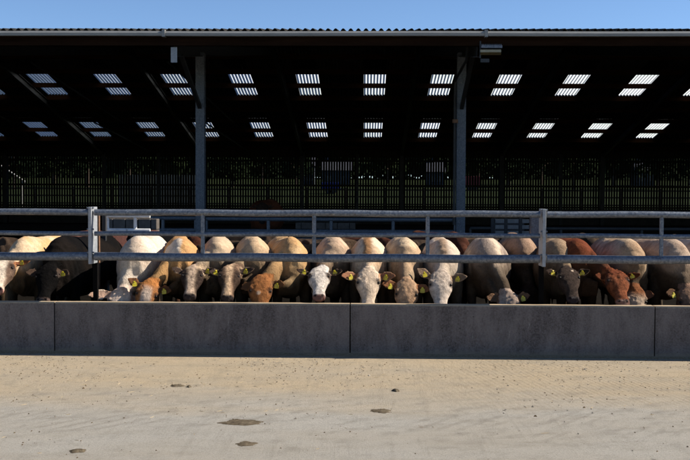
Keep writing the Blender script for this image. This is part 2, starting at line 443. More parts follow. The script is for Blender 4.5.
b = MB(); b.box(BX0 + .05, BX1 - .05, EY - .03, EY + .05, EZ - .30, EZ - .06); b.build('eave_beam', simple('old_dark_timber', (.010,.005,.003), (.024,.012,.007), 3, .9, 0, .2, (.3,3,3)), barn)
b = MB(); b.box(BX0 + .05, BX1 - .05, 20.75, 20.83, roofz(20.8) - .29, roofz(20.8) - .04); b.build('purlin', M['timber'], barn)
# portal frames
def ibeam(b, a, c, wd, dp, tf=.014, tw=.010, side=(1, 0, 0)):
    a = Vector(a); c = Vector(c); d = (c - a).normalized(); s = Vector(side); u = s.cross(d).normalized()
    for k in (-1, 1):
        b.bar(a + u * k * (dp / 2 - tf / 2), c + u * k * (dp / 2 - tf / 2), wd, tf, up=tuple(u))
    b.bar(a, c, tw, dp - 2 * tf, up=tuple(u))
for i, x in enumerate(frames):
    b = MB(); ibeam(b, (x, PY, 0), (x, PY, roofz(PY) - .45), .2, .2, side=(1, 0, 0))
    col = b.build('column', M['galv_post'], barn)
    b = MB(); b.box(x - .15, x + .15, PY - .15, PY + .15, .001, .025); b.build('base_plate', M['galv_post'], col)
    b = MB(); ibeam(b, (x, EY + .06, roofz(EY) - .36), (x, RY, RZ - .42), .15, .30)
    ibeam(b, (x, RY, RZ - .42), (x, REY - .2, roofz(REY) - .36), .15, .30); b.build('rafter', M['dark_steel'], barn)
    b = MB(); b.bar((x, PY - .1, 3.65), (x, 19.6, roofz(19.6) - .5), .08, .08); b.build('knee_brace', M['dark_steel'], barn)
    b = MB(); b.box(x - .115, x + .115, BYK - .35, BYK - .12, 0, roofz(BYK) - .3); b.build('rear_column', M['dark_steel'], barn)
    if i == 4: b = MB(); b.box(x - .062, x + .062, EY + .051, EY + .063, EZ - .62, EZ - .32); b.build('rafter_end_plate', M['galv_mid'], barn)
# wind braces under the rear slope
for (i, ya, yb) in ((2, 41.3, 50.7), (3, 41.3, 50.7), (2, 50.9, 57), (3, 50.9, 57), (1, 41.3, 50.7)):
    xa = frames[i] + 1.2; xb = frames[i] + 1.7
    b = MB(); b.bar((xa, ya, roofz(ya) - .28), (xb + 1.0, yb, roofz(yb) - .28), .06, .06); b.build('wind_brace', M['galv_post'], barn)
# rear boarding with gaps, rails and concrete base
b = MB(); x = BX0
while x < BX1:
    wd = .119 + random.uniform(-.009, .008)
    b.box(x, x + wd, BYK, BYK + .022, .93, 3.98); x += .156 + random.uniform(-.004, .004)
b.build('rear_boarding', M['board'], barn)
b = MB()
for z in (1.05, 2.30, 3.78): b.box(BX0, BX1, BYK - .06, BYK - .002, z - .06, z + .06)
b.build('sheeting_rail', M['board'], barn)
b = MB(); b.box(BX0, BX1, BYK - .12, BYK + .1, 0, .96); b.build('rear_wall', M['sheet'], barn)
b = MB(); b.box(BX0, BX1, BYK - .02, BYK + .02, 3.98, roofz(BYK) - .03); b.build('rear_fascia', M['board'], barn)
for px in (158, 357, 559):
    x = PX(px, BYK); b = MB(); b.box(x - .09, x + .09, BYK - .2, BYK - .062, 0, 4.2); b.build('rear_post', M['dark_steel'], barn)
for sgn, xx in ((-1, BX0), (1, BX1)):
    b = MB(); ys = [PY, 30, RY, 48, BYK]
    for y in ys: b.v += [(xx - .02 * sgn, y, .0), (xx - .02 * sgn, y, roofz(y) - .05)]
    for k in range(4): b.f.append((2*k, 2*k+2, 2*k+3, 2*k+1)); b.m.append(0)
    o = b.build('gable_cladding', M['board'], barn); q = o.modifiers.new('t', 'SOLIDIFY'); q.thickness = .03
# downpipe by the right-hand column
b = MB(); dxp = frames[5] - .16
b.tube([(dxp - .02, EY + .1, EZ - .2), (dxp, EY + .5, EZ - .5), (dxp, PY - .25, EZ - .62), (dxp, PY - .17, EZ - .8), (dxp, PY - .17, 1.0)], .03, 8)
b.build('downpipe', M['dark_steel'], barn, smooth='auto')
b = MB(); b.box(dxp - .05, dxp + .07, PY - .21, PY - .11, 3.3, 3.38); b.build('pipe_clip', M['rust'], barn)

# floodlight under the eave
x = PX(489, EY - .1)
r = empty('floodlight', (x, EY, 4.45), 'switched-off floodlight with finned grey housing under the barn eave', 'floodlight')
b = MB(); b.box(x - .20, x + .20, EY - .22, EY - .02, 4.50, 4.55)
for k in range(12): xx = x - .19 + k * .033; b.box(xx, xx + .01, EY - .21, EY - .03, 4.552, 4.575)
b.build('housing', M['galv'], r)
b = MB(); b.add([(x - .22, EY - .2, 4.47), (x + .18, EY - .2, 4.47), (x + .2, EY - .04, 4.44), (x - .2, EY - .04, 4.44), (x - .22, EY - .2, 4.42), (x + .18, EY - .2, 4.42), (x + .2, EY - .04, 4.39), (x - .2, EY - .04, 4.39)],
                [(0,1,2,3),(7,6,5,4),(0,4,5,1),(1,5,6,2),(2,6,7,3),(3,7,4,0)])
b.build('glass_cover', simple('yellowed_glass', (.22,.19,.11), (.32,.28,.18), 9, .2, 0, 0), r)
b = MB(); b.bar((x - .2, EY - .02, 4.33), (x - .2, EY - .02, 4.66), .03, .05); b.box(x - .2, x - .03, EY - .1, EY - .02, 4.24, 4.31)
b.build('bracket', M['black'], r)

# ------------------------------------------------------------------ gates and blocks at the back of the yard
def gate(x0, x1, y, zt, zb, ups, mat, label, rad=.028, right=True):
    r = empty('yard_gate', ((x0 + x1) / 2, y, 0), label, 'gate', 'steel gates between yard and barn')
    k = 5
    for q in range(k):
        z = zt - (zt - .25) * q / (k - 1) if q else zt
        if q == 1: z = zb
        if q >= 2: z = zb - (zb - .25) * (q - 1) / (k - 2)
        b = MB(); b.tube([(x0, y, z), (x1, y, z)], rad, 10); b.build('rail', mat, r, smooth='auto')
    for x in [x0] + ([x1] if right else []) + ups:
        b = MB(); b.tube([(x, y, .22), (x, y, zt)], rad * .8, 8); b.build('upright', mat, r, smooth='auto')
GY = 12.6
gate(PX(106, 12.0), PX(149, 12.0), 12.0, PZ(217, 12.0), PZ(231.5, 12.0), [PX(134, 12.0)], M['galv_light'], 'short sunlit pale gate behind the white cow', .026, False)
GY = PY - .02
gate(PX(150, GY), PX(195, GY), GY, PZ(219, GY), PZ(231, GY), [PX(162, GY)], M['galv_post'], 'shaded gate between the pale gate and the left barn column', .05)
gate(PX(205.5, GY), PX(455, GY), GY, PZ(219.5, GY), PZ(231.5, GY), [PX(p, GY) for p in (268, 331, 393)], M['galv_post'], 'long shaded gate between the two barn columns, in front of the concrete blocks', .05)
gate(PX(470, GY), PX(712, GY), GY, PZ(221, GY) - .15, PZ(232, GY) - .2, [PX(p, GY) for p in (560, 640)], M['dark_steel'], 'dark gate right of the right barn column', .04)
for (px, y, wd, dp, mat, lab) in ((96, 10.9, .045, .05, 'rust', 'rusty steel post just right of the left barrier post'),
                        (102.8, 11.6, .045, .05, 'dark_steel', 'dark square post at the hinge end of the pale gate'),
                        (535, 12.6, .14, .14, 'galv_post', 'blue-grey steel post directly behind the right barrier post')):
    x = PX(px, y); b = MB(); b.box(x - wd/2, x + wd/2, y - dp/2, y + dp/2, 0, PZ(212.5, y)); o = b.build('steel_post', M[mat], loc=(x, y, 0), bevel=.004)
    tag(o, lab, 'post')
# stacked concrete blocks beyond the gates
blk = simple('pale_concrete_block', (.07,.06,.053), (.125,.108,.095), 9, .9)
def block(px0, px1, py0, py1, y, label, cols, grp):
    x0, x1 = PX(px0, y), PX(px1, y); zt, zb = PZ(py0, y), PZ(py1, y)
    r = empty('block_wall', ((x0 + x1) / 2, y + .2, 0), label, 'block wall', grp)
    b = MB(); rows = 6; h = (zt - 0) / rows; wdt = (x1 - x0) / cols
    for k in range(rows):
        off = (k % 2) * wdt * .5
        xs = [x0] + [x0 + off + wdt * q for q in range(0 if off else 1, cols)] + [x1]
        for a, c in zip(xs[:-1], xs[1:]):
            if c - a > .05: b.box(a + .008, c - .008, y, y + .25, k * h + .004, (k + 1) * h - .006)
    b.build('courses', blk, r, bevel=.01)
    b = MB(); b.box(x0 + .02, x1 - .02, y + .03, y + .22, 0, zt - .01); b.build('mortar', M['dark_steel'], r)
block(105, 156, 219.5, 232, 17.5, 'low block wall behind the pale gate at the left', 4, 'low block walls in the barn')
block(295, 355.5, 222.5, 233, 23.5, 'low block wall behind the long gate, above the white-faced cow', 5, 'low block walls in the barn')
# wire cage crate right
y = 17.2; x0, x1 = PX(495, y), PX(529, y); r = empty('wire_cage_crate', ((x0+x1)/2, y + .5, 0), 'pale slatted crate behind the gap left of the right barrier post', 'crate')
zt = PZ(218.5, y)
white = simple('dirty_white_plastic', (.09,.088,.083), (.16,.155,.15), 12, .6)
for k in range(6):
    z = zt - .03 - k * .105
    for (a, c) in ((x0, x0 + .155), (x0 + .22, x0 + .41), (x0 + .48, x0 + .60)):
        b = MB(); b.box(a, c, y, y + .02, z - .035, z + .03); b.build('slat', white, r)
b = MB()
for xx in (x0 - .02, x0 + .17, x0 + .43, x1 + .02): b.box(xx, xx + .035, y + .022, y + .06, 0, zt + .02)
b.box(x0, x1, y + .6, y + .63, 0, zt); b.box(x0, x1, y + .02, y + .6, 0, .05)
b.build('frame', M['dark_steel'], r)

# ------------------------------------------------------------------ cattle
def lerp(a, b, t): return a + (b - a) * t
def sstep(a, b, x):
    t = max(0, min(1, (x - a) / (b - a))); return t * t * (3 - 2 * t)
def mixc(a, b, t): return tuple(a[i] + (b[i] - a[i]) * t for i in range(3))
def catmull(pts, n):
    out = []
    P = [pts[0]] + list(pts) + [pts[-1]]
    for i in range(1, len(P) - 2):
        for k in range(n):
            t = k / n; p0, p1, p2, p3 = P[i-1], P[i], P[i+1], P[i+2]
            out.append([.5 * ((2*p1[j]) + (-p0[j]+p2[j])*t + (2*p0[j]-5*p1[j]+4*p2[j]-p3[j])*t*t + (-p0[j]+3*p1[j]-3*p2[j]+p3[j])*t**3) for j in range(len(p1))])
    out.append(list(pts[-1])); return out
def loft(b, st, side=Vector((1, 0, 0)), n=28, sub=4, top=0):
    """st rows: x,y,z, half-width, half-height; path smoothed; rings perpendicular to it"""
    q = catmull(st, sub); base = len(b.v)
    for i, r in enumerate(q):
        p = Vector(r[:3]); d = (Vector(q[min(i+1, len(q)-1)][:3]) - Vector(q[max(i-1, 0)][:3])).normalized()
        s = (side - d * side.dot(d)).normalized(); u = d.cross(s)
        for k in range(n):
            a = 2 * math.pi * k / n
            b.v.append(tuple(p + s * math.cos(a) * max(.004, r[3]) * (1 - top * max(0, math.sin(a)) ** 2) + u * math.sin(a) * max(.004, r[4])))
    for i in range(len(q) - 1):
        for k in range(n):
            k2 = (k + 1) % n; o = base + i * n
            b.f.append((o + k, o + k2, o + n + k2, o + n + k)); b.m.append(0)
    b.f.append(tuple(base + k for k in reversed(range(n)))); b.m.append(0)
    o = base + (len(q) - 1) * n; b.f.append(tuple(o + k for k in range(n))); b.m.append(0)
def blob(b, c, rx, ry, rz, n=12):
    c = Vector(c); base = len(b.v)
    for i in range(1, n):
        th = math.pi * i / n
        for k in range(2 * n):
            a = math.pi * k / n
            b.v.append((c.x + rx * math.sin(th) * math.cos(a), c.y + ry * math.sin(th) * math.sin(a), c.z + rz * math.cos(th)))
    for i in range(n - 2):
        for k in range(2 * n):
            k2 = (k + 1) % (2 * n); o = base + i * 2 * n
            b.f.append((o + k, o + 2*n + k, o + 2*n + k2, o + k2)); b.m.append(0)
    b.f.append(tuple(base + k for k in range(2 * n))); b.m.append(0)
    o = base + (n - 2) * 2 * n; b.f.append(tuple(o + k for k in reversed(range(2 * n)))); b.m.append(0)

HEAD = [(-.012,.045,.03,.0),(.02,.080,.060,.0),(.07,.104,.085,.0),(.13,.113,.105,-.005),(.185,.113,.118,-.012),(.24,.094,.115,-.016),
        (.30,.073,.095,-.010),(.36,.062,.078,-.004),(.41,.065,.070,0),(.45,.068,.064,0),(.485,.060,.052,-.004),(.505,.030,.026,-.008)]
def cow(name_label, head, body, c, voxel=.0125, group='cattle feeding at the wall', tags=(1, 1), sc=1.0, bw=1.0, legs=True, cat='cow'):
    """head: px, py of the poll, Y, yaw, pitch (muzzle forward), roll, scale, ear droop L/R; body: px, Y of the withers, heading, height"""
    hp, hpy, hy, yaw, pit, rol, hs, ears = head
    bp, by, hdg, ht = body
    bw *= .97; yaw *= .45; rol *= .8
    if by < 11.05: by -= .36; hy -= .05
    elif by < 11.8: by -= .2
    P = Vector((PX(hp, hy), hy, PZ(hpy, hy) - .02))
    W = Vector((PX(bp, by), by, 0))
    fw = Matrix.Rotation(R(hdg), 3, 'Z')
    root = empty('cow', (W.x, W.y, 0), name_label, cat, group)
    H = Matrix.Rotation(R(yaw), 3, 'Z') @ Matrix.Rotation(R(-pit), 3, 'X') @ Matrix.Rotation(R(rol), 3, 'Y')
    T = H @ Vector((0, 0, -1)); Nn = H @ Vector((0, -1, 0)); Sd = H @ Vector((1, 0, 0))
    k = ht / 1.17
    def B(x, y, z): return W + fw @ Vector((x * bw, y * k, z * k))
    b = MB()
    # trunk
    def st(y, z, hw, hh): v = B(0, y, z); return [v.x, v.y, v.z, hw * k * bw, hh * k]
    trunk = [st(1.66,.90,.06,.07), st(1.63,.90,.15,.16), st(1.52,.87,.195,.225), st(1.33,.86,.228,.275), st(1.08,.83,.235,.30), st(.80,.80,.265,.335),
             st(.52,.79,.265,.345), st(.28,.81,.245,.345), st(.08,.84,.21,.325), st(-.06,.86,.175,.28), st(-.16,.86,.13,.2), st(-.22,.86,.06,.1)]
    sd = fw @ Vector((1, 0, 0))
    loft(b, trunk, sd, 32, 4, .13)
    # neck from inside the shoulder to the poll / jaw
    nb = B(0, .10, .90); pe = P + T * (.09 * hs) - Nn * (.055 * hs)
    m1 = nb.lerp(pe, .45) + Vector((0, 0, .02)); m2 = nb.lerp(pe, .8)
    loft(b, [[*nb, .14*k, .24*k], [*nb.lerp(m1, .6), .115*k, .205*k], [*m1, .098*k, .165*k], [*m2, .088*hs, .135*hs], [*pe, .085*hs, .105*hs]], sd, 26, 4)
    br = B(0, -.16, .66); loft(b, [[*B(0, .1, .62), .10, .14], [*br, .07, .12], [*(br.lerp(P + T*.2 - Nn*.1, .5)), .035, .09]], sd, 16, 3)  # brisket
    # skeleton showing through
    for s in (-1, 1):
        v = B(s * .13, .15, .90); blob(b, v, .075, .15, .16)
        v = B(s * .07, 1.60, .96); blob(b, v, .05, .06, .05)
    v = B(0, .16, 1.105); blob(b, v, .05, .20, .062)
    v = B(0, 1.35, 1.085); blob(b, v, .09, .24, .05)
    # legs
    def lg(pts): loft(b, [[*B(*p[:3]), p[3]*k, p[4]*k] for p in pts], sd, 14, 3)
    if legs:
        for s in (-1, 1):
            e = random.uniform(-.07, .07)
            lg([(s*.15,.10,.72,.075,.12), (s*.155,.11+e*.3,.56,.06,.085), (s*.15,.12+e*.6,.38,.045,.05), (s*.15,.11+e,.33,.045,.05), (s*.15,.12+e,.14,.032,.034), (s*.15,.11+e,.07,.042,.045), (s*.15,.09+e,.0,.052,.06)])
            lg([(s*.15,1.36,.78,.09,.20), (s*.165,1.34+e*.4,.60,.075,.14), (s*.16,1.46+e,.40,.042,.06), (s*.155,1.45+e,.33,.04,.05), (s*.15,1.41+e,.14,.032,.036), (s*.15,1.38+e,.07,.042,.045), (s*.15,1.36+e,.0,.052,.06)])
        loft(b, [[*B(0, 1.63, 1.06), .03, .03], [*B(0, 1.72, .95), .022, .022], [*B(.02, 1.73, .6), .016, .016], [*B(.03, 1.73, .42), .032, .032], [*B(.03, 1.73, .25), .01, .01]], sd, 10, 3)
    # head
    base = len(b.v); q = catmull([list(r) for r in HEAD], 4); n = 28
    for r in q:
        t, wd, dp, off = [a * hs for a in r]; wd *= 1.13
        for kk in range(n):
            a = 2 * math.pi * kk / n; ca, sa = math.cos(a), math.sin(a)
            x = wd * math.copysign(abs(ca) ** .85, ca); y = dp * math.copysign(abs(sa) ** .9, sa)
            if sa < 0: x *= 1 - .25 * abs(sa)      # narrower under the jaw
            y = y * (.78 if sa > 0 else 1.1)
            b.v.append(tuple(P + T * t + Sd * x + Nn * (y + off)))
    for i in range(len(q) - 1):
        for kk in range(n):
            k2 = (kk + 1) % n; o = base + i * n
            b.f.append((o + kk, o + k2, o + n + k2, o + n + kk)); b.m.append(0)
    b.f.append(tuple(base + kk for kk in reversed(range(n)))); b.m.append(0)
    o = base + (len(q) - 1) * n; b.f.append(tuple(o + kk for kk in range(n))); b.m.append(0)
    for s in (-1, 1):
        blob(b, P + T*.135*hs + Sd*s*.099*hs + Nn*.040*hs, .030*hs, .030*hs, .030*hs)     # brow
        blob(b, P + T*.215*hs + Sd*s*.082*hs + Nn*.030*hs, .024*hs, .024*hs, .04*hs)     # cheek bone
        blob(b, P + T*.455*hs + Sd*s*.038*hs + Nn*.028*hs, .026*hs, .024*hs, .026*hs)     # nostril wing
    blob(b, P + T*.0*hs, .062*hs, .05*hs, .035*hs)                                        # poll
    # ears: cupped leaves
    earf = []
    for s, (lift, fwd, ln) in zip((-1, 1), ears):
        root_ = P + T * .062 * hs + Sd * s * .092 * hs - Nn * .015 * hs
        ax = (Sd * s * math.cos(R(lift)) - T * math.sin(R(lift))); ax = (ax + Nn * fwd).normalized()
        wdir = (T - ax * T.dot(ax)).normalized(); fdir = ax.cross(wdir)
        if fdir.dot(Nn) < 0: fdir = -fdir
        L = ln * hs * 1.12; base = len(b.v); prof = [(0,.026,.024),(.15,.034,.026),(.35,.052,.028),(.55,.058,.026),(.75,.043,.021),(.9,.024,.014),(1.0,.008,.007)]
        n2 = 18
        qq = catmull([list(p) for p in prof], 3)
        for (t, wd, dp) in qq:
            cpt = root_ + ax * L * t
            for kk in range(n2):
                a = 2 * math.pi * kk / n2; ca, sa = math.cos(a), math.sin(a)
                back = -dp * abs(sa) * 1.0
                yy = back if sa < 0 else back + .019 - (0.006 * abs(ca))
                if t < .2 and sa > 0: yy = lerp(dp * sa * .6, yy, t / .2)
                b.v.append(tuple(cpt + wdir * wd * hs * ca + fdir * yy * hs))
        for i in range(len(qq) - 1):
            for kk in range(n2):
                k2 = (kk + 1) % n2; o = base + i * n2
                b.f.append((o + kk, o + k2, o + n2 + k2, o + n2 + kk)); b.m.append(0)
        b.f.append(tuple(base + kk for kk in reversed(range(n2)))); b.m.append(0)
        o = base + (len(qq) - 1) * n2; b.f.append(tuple(o + kk for kk in range(n2))); b.m.append(0)
        earf.append((root_, ax, wdir, fdir, L, s))
    # make every closed piece face outward, then fuse to one skin
    tmp = b.build('tmp', [M['coat']], root)
    bm = bmesh.new(); bm.from_mesh(tmp.data); bmesh.ops.recalc_face_normals(bm, faces=bm.faces); bm.to_mesh(tmp.data); bm.free()
    rm = tmp.modifiers.new('r', 'REMESH'); rm.mode = 'VOXEL'; rm.voxel_size = voxel; rm.use_smooth_shade = True
    sm = tmp.modifiers.new('s', 'SMOOTH'); sm.factor = .5; sm.iterations = 3
    bpy.context.view_layer.update()
    dg = bpy.context.evaluated_depsgraph_get(); me = bpy.data.meshes.new_from_object(tmp.evaluated_get(dg))
    bpy.data.objects.remove(tmp)
    me.name = 'body'; me.materials.clear(); me.materials.append(M['coat'])
    L0 = Vector((W.x, W.y, 0)); seed = random.uniform(0, 100); iw = fw.transposed()
    cols = []
    nv = len(me.vertices); cc = [0.0] * (nv * 3); nn_ = [0.0] * (nv * 3)
    me.vertices.foreach_get('co', cc); me.vertex_normals.foreach_get('vector', nn_)
    for vi in range(nv):
        vco = Vector(cc[vi*3:vi*3+3]); vno = Vector(nn_[vi*3:vi*3+3])
        p = vco + L0
        nz = noise.noise(p * 9 + Vector((seed, 0, 0))); n3 = noise.noise(p * 2.6 + Vector((seed, 3, 0)))
        # loose skin and muscle undulation
        d = .0075 * noise.noise(p * 8 + Vector((0, seed, 0))) + .002 * noise.noise(p * 38)
        h = p - P; t = h.dot(T) / hs; u = h.dot(Sd) / hs; f = h.dot(Nn) / hs
        isear = None
        for (r_, ax, wd_, fd_, L_, s_) in earf:
            e = p - r_; a = e.dot(ax) / L_
            if .0 < a < 1.15 and abs(e.dot(wd_)) < .075 * hs and abs(e.dot(fd_)) < .06 * hs and abs(u) > .104: isear = (a, e.dot(wd_) / hs, e.dot(fd_) / hs, vno.dot(fd_))
        al = 0.0
        if isear:
            a, wv, fv, nn = isear; rim = abs(wv) / .055
            colr = c.get('ear', c['face'])
            if nn > .2: colr = mixc(c.get('ear_in', mixc(colr, (.08,.05,.035), .6)), colr, sstep(.62, .95, rim) * .9)
            d *= .3
        elif t > -.05 and t < .56 and f > -.10 and abs(u) < .14 and (t > .03 or f > -.04):
            colr = c['face']
            if 'poll' in c: colr = mixc(c['poll'], colr, sstep(.05, .16, t + .04 * nz))
            if 'side' in c: colr = mixc(colr, c['side'], sstep(.035, .075, abs(u) + .012 * nz) * sstep(.02, .12, t) * (1 - sstep(.40, .46, t)))
            if 'blaze' in c: colr = mixc(c['blaze'], colr, sstep(.016 + .03 * abs(t - .22), .05 + .05 * abs(t - .22), abs(u) + .014 * nz))
            if 'spot' in c:
                su, stt, sr, sc_ = c['spot']; colr = mixc(sc_, colr, sstep(sr * .6, sr, math.hypot(u - su, t - stt) + .012 * nz))
            mo = c.get('mott', .5); fm = 1 + mo * (.55 * noise.noise(p * 26) + .5 * noise.noise(p * 60 + Vector((seed, 0, 0)))); colr = tuple(q_ * max(.25, min(1.35, fm)) for q_ in colr)
            d += .004 * mo * noise.noise(p * 30)
            er = math.hypot(abs(u) - .112, (t - .165) * .9)
            colr = mixc(c.get('eyering', mixc(colr, (.05,.035,.03), .7)), colr, sstep(.018, .050, er))
            mz = sstep(.435, .462, t + .02 * abs(u) * 8 * .2)
            colr = mixc(colr, c['nose'], mz); al = mz
            nd = math.hypot((abs(u) - .040) * 1.1, (t - .462)); colr = mixc((.012,.008,.008), colr, sstep(.010, .021, nd) if f > .0 else 1)
            if f > 0: d -= .010 * (1 - sstep(.004, .018, nd))
            d -= .007 * (1 - sstep(.006, .02, math.hypot(abs(t - .488), 0 if abs(u) < .06 else 1)))     # mouth line
            # forehead curls
            d += .005 * c.get('curl', 1) * noise.noise(p * 48) * (1 - sstep(.12, .24, t))
        else:
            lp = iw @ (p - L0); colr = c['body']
            if 'body2' in c: colr = mixc(colr, c['body2'], sstep(-.10, .22, n3 + .25 * nz))
            if 'patch' in c:
                pc, px_, py_, pz_, pr = c['patch']; dd = math.sqrt(((lp.x - px_) / 1.0) ** 2 + ((lp.y - py_) / 1.3) ** 2 + (lp.z - pz_) ** 2)
                colr = mixc(pc, colr, sstep(pr * .8, pr, dd + .06 * nz))
            if 'spine' in c: colr = mixc(c['spine'], colr, sstep(.02, .07, abs(lp.x + .02) + .03 * nz) if p.z > .95 else 1)
            dz_ = .12 * c.get('low_shade', 0); low = (1 - sstep(.62 + dz_, .98 + dz_, p.z + .10 * nz + .06 * n3)) * (1 - .75 * c.get('less_shade', 0)); colr = mixc(colr, tuple(min(q1, q2) for q1, q2 in zip((.045,.032,.02), colr)), low * .93)  # painted shade over caked dung, darkening the body downwards
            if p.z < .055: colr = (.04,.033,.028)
            # folds across the neck
            dn = (p - nb).dot((pe - nb).normalized()) / max(.1, (pe - nb).length)
            if .15 < dn < .95: d += .0065 * math.sin(dn * 30 + 5 * n3) * (.4 + .6 * abs(noise.noise(p * 4)))
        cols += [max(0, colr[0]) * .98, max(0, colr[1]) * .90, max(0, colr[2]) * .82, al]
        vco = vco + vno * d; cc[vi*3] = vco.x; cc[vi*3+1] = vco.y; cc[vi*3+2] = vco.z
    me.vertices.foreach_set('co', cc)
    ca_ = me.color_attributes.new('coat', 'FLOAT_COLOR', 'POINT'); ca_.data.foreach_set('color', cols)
    me.polygons.foreach_set('use_smooth', [True] * len(me.polygons)); me.update()
    o = bpy.data.objects.new('body', me); COL.objects.link(o); o.parent = root
    for s in (-1, 1):
        eb = MB(); blob(eb, P + T*.168*hs + Sd*s*.106*hs + Nn*.046*hs, .0155*hs, .016*hs, .015*hs, 10); eb.build('eye', M['eye'], root, smooth=True)
    for i, (r_, ax, wd_, fd_, L_, s_) in enumerate(earf):
        if not tags[i]: continue
        ctr = r_ + ax * L_ * .50 + fd_ * .016 * hs + Vector((0, 0, -.012)); dn = Vector((0, 0, -1)); dn = (dn + ax * random.uniform(-.2, .3)).normalized()
        x_ = dn.cross(fd_).normalized(); tb = MB()
        prof = [(a_*.78, b2*.78) for a_, b2 in ((-.012,-.022),(.012,-.022),(.016,-.008),(.030,.004),(.031,.048),(.026,.055),(-.026,.055),(-.031,.048),(-.030,.004),(-.016,-.008))]
        fr = [ctr + x_ * p0 + dn * p1 + fd_ * (.004 + p1 * .25) for p0, p1 in prof]; bk = [q_ - fd_ * .003 for q_ in fr]; nn = len(prof)
        tb.add(fr + bk, [tuple(range(nn)), tuple(reversed(range(nn, 2*nn)))] + [(j, (j+1) % nn, nn + (j+1) % nn, nn + j)[::-1] for j in range(nn)])
        tb.tube([ctr - dn * .010 - fd_ * .004, ctr - dn * .010 + fd_ * .012], .009, 10)
        tb.build('ear_tag', M['tag'], root)
    return root

CREAM=(.66,.52,.36); WHITE=(.76,.68,.58); GOLD=(.54,.32,.15); TAN=(.55,.38,.22); GREY=(.36,.29,.23); DGREY=(.13,.10,.085)
DB=(.05,.03,.022); BLACK=(.0035,.003,.003); RED=(.15,.042,.018); PINK=(.42,.22,.18); DN=(.035,.028,.028); GINGER=(.28,.12,.045)
E = (-4, .15, .165)   # ear: lift, forward, length
def ee(l, r): return (l, r)
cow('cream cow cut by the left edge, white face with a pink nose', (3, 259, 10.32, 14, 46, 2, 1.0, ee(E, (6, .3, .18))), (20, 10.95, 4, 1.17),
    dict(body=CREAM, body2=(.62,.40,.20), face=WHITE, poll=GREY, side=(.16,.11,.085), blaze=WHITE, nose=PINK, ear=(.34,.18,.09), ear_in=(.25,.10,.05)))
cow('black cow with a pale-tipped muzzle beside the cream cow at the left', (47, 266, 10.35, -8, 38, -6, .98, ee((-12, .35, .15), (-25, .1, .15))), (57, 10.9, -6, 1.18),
    dict(low_shade=1, body=BLACK, body2=(.008,.006,.005), face=BLACK, nose=(.14,.10,.09), ear=(.05,.04,.035), eyering=BLACK), tags=(0, 1), bw=.95)
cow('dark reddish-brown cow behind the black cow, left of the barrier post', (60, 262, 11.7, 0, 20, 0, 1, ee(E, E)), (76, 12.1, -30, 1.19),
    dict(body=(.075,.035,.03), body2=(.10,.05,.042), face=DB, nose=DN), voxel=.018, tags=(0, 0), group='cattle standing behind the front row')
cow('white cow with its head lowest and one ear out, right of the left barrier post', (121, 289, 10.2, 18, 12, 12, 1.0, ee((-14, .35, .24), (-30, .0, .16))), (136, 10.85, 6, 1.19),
    dict(less_shade=1, body=(.70,.64,.56), body2=(.62,.53,.44), face=(.62,.52,.45), nose=PINK, ear=WHITE, ear_in=(.5,.35,.28)), tags=(0, 0), bw=1.12)
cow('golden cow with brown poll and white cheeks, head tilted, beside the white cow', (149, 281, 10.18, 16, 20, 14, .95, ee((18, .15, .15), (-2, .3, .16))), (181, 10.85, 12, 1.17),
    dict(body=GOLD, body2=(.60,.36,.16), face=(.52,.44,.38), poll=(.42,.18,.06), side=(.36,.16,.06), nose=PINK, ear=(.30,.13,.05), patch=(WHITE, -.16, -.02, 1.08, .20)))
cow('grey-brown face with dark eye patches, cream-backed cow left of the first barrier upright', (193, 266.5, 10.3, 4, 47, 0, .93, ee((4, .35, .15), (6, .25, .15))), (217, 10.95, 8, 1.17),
    dict(low_shade=1, body=(.58,.46,.33), body2=(.50,.40,.30), mott=1.0, face=(.20,.155,.12), poll=(.40,.31,.22), side=(.04,.028,.024), blaze=(.46,.36,.28), nose=DN, ear=(.42,.33,.25), ear_in=(.05,.035,.03)), tags=(0, 1))
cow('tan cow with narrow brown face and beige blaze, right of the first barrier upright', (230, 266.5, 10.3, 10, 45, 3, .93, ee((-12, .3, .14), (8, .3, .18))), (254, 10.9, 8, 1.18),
    dict(low_shade=1, body=(.60,.45,.30), body2=(.52,.38,.25), mott=1.0, face=(.22,.145,.10), poll=(.20,.135,.095), side=(.05,.034,.026), blaze=(.55,.40,.27), nose=DN, ear=(.36,.27,.19), ear_in=(.05,.035,.03)))
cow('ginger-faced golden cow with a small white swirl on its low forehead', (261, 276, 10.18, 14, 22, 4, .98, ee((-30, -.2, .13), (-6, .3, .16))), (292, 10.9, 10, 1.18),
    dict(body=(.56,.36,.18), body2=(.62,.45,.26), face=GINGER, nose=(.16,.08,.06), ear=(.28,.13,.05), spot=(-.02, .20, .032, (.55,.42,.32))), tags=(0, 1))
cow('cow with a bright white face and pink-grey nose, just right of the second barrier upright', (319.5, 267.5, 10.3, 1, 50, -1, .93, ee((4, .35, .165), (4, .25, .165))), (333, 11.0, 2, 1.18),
    dict(low_shade=1, body=(.46,.35,.26), body2=(.60,.48,.36), face=(.58,.55,.52), mott=.8, nose=(.16,.09,.08), ear=(.26,.19,.14), ear_in=(.03,.02,.017), eyering=(.08,.06,.05)))
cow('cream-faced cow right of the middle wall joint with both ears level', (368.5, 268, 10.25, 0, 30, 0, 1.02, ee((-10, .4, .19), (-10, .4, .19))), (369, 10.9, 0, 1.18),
    dict(body=(.68,.58,.46), body2=(.60,.44,.30), face=(.66,.55,.44), nose=PINK, ear=(.55,.38,.25), ear_in=(.30,.15,.09), spine=(.42,.24,.12)))
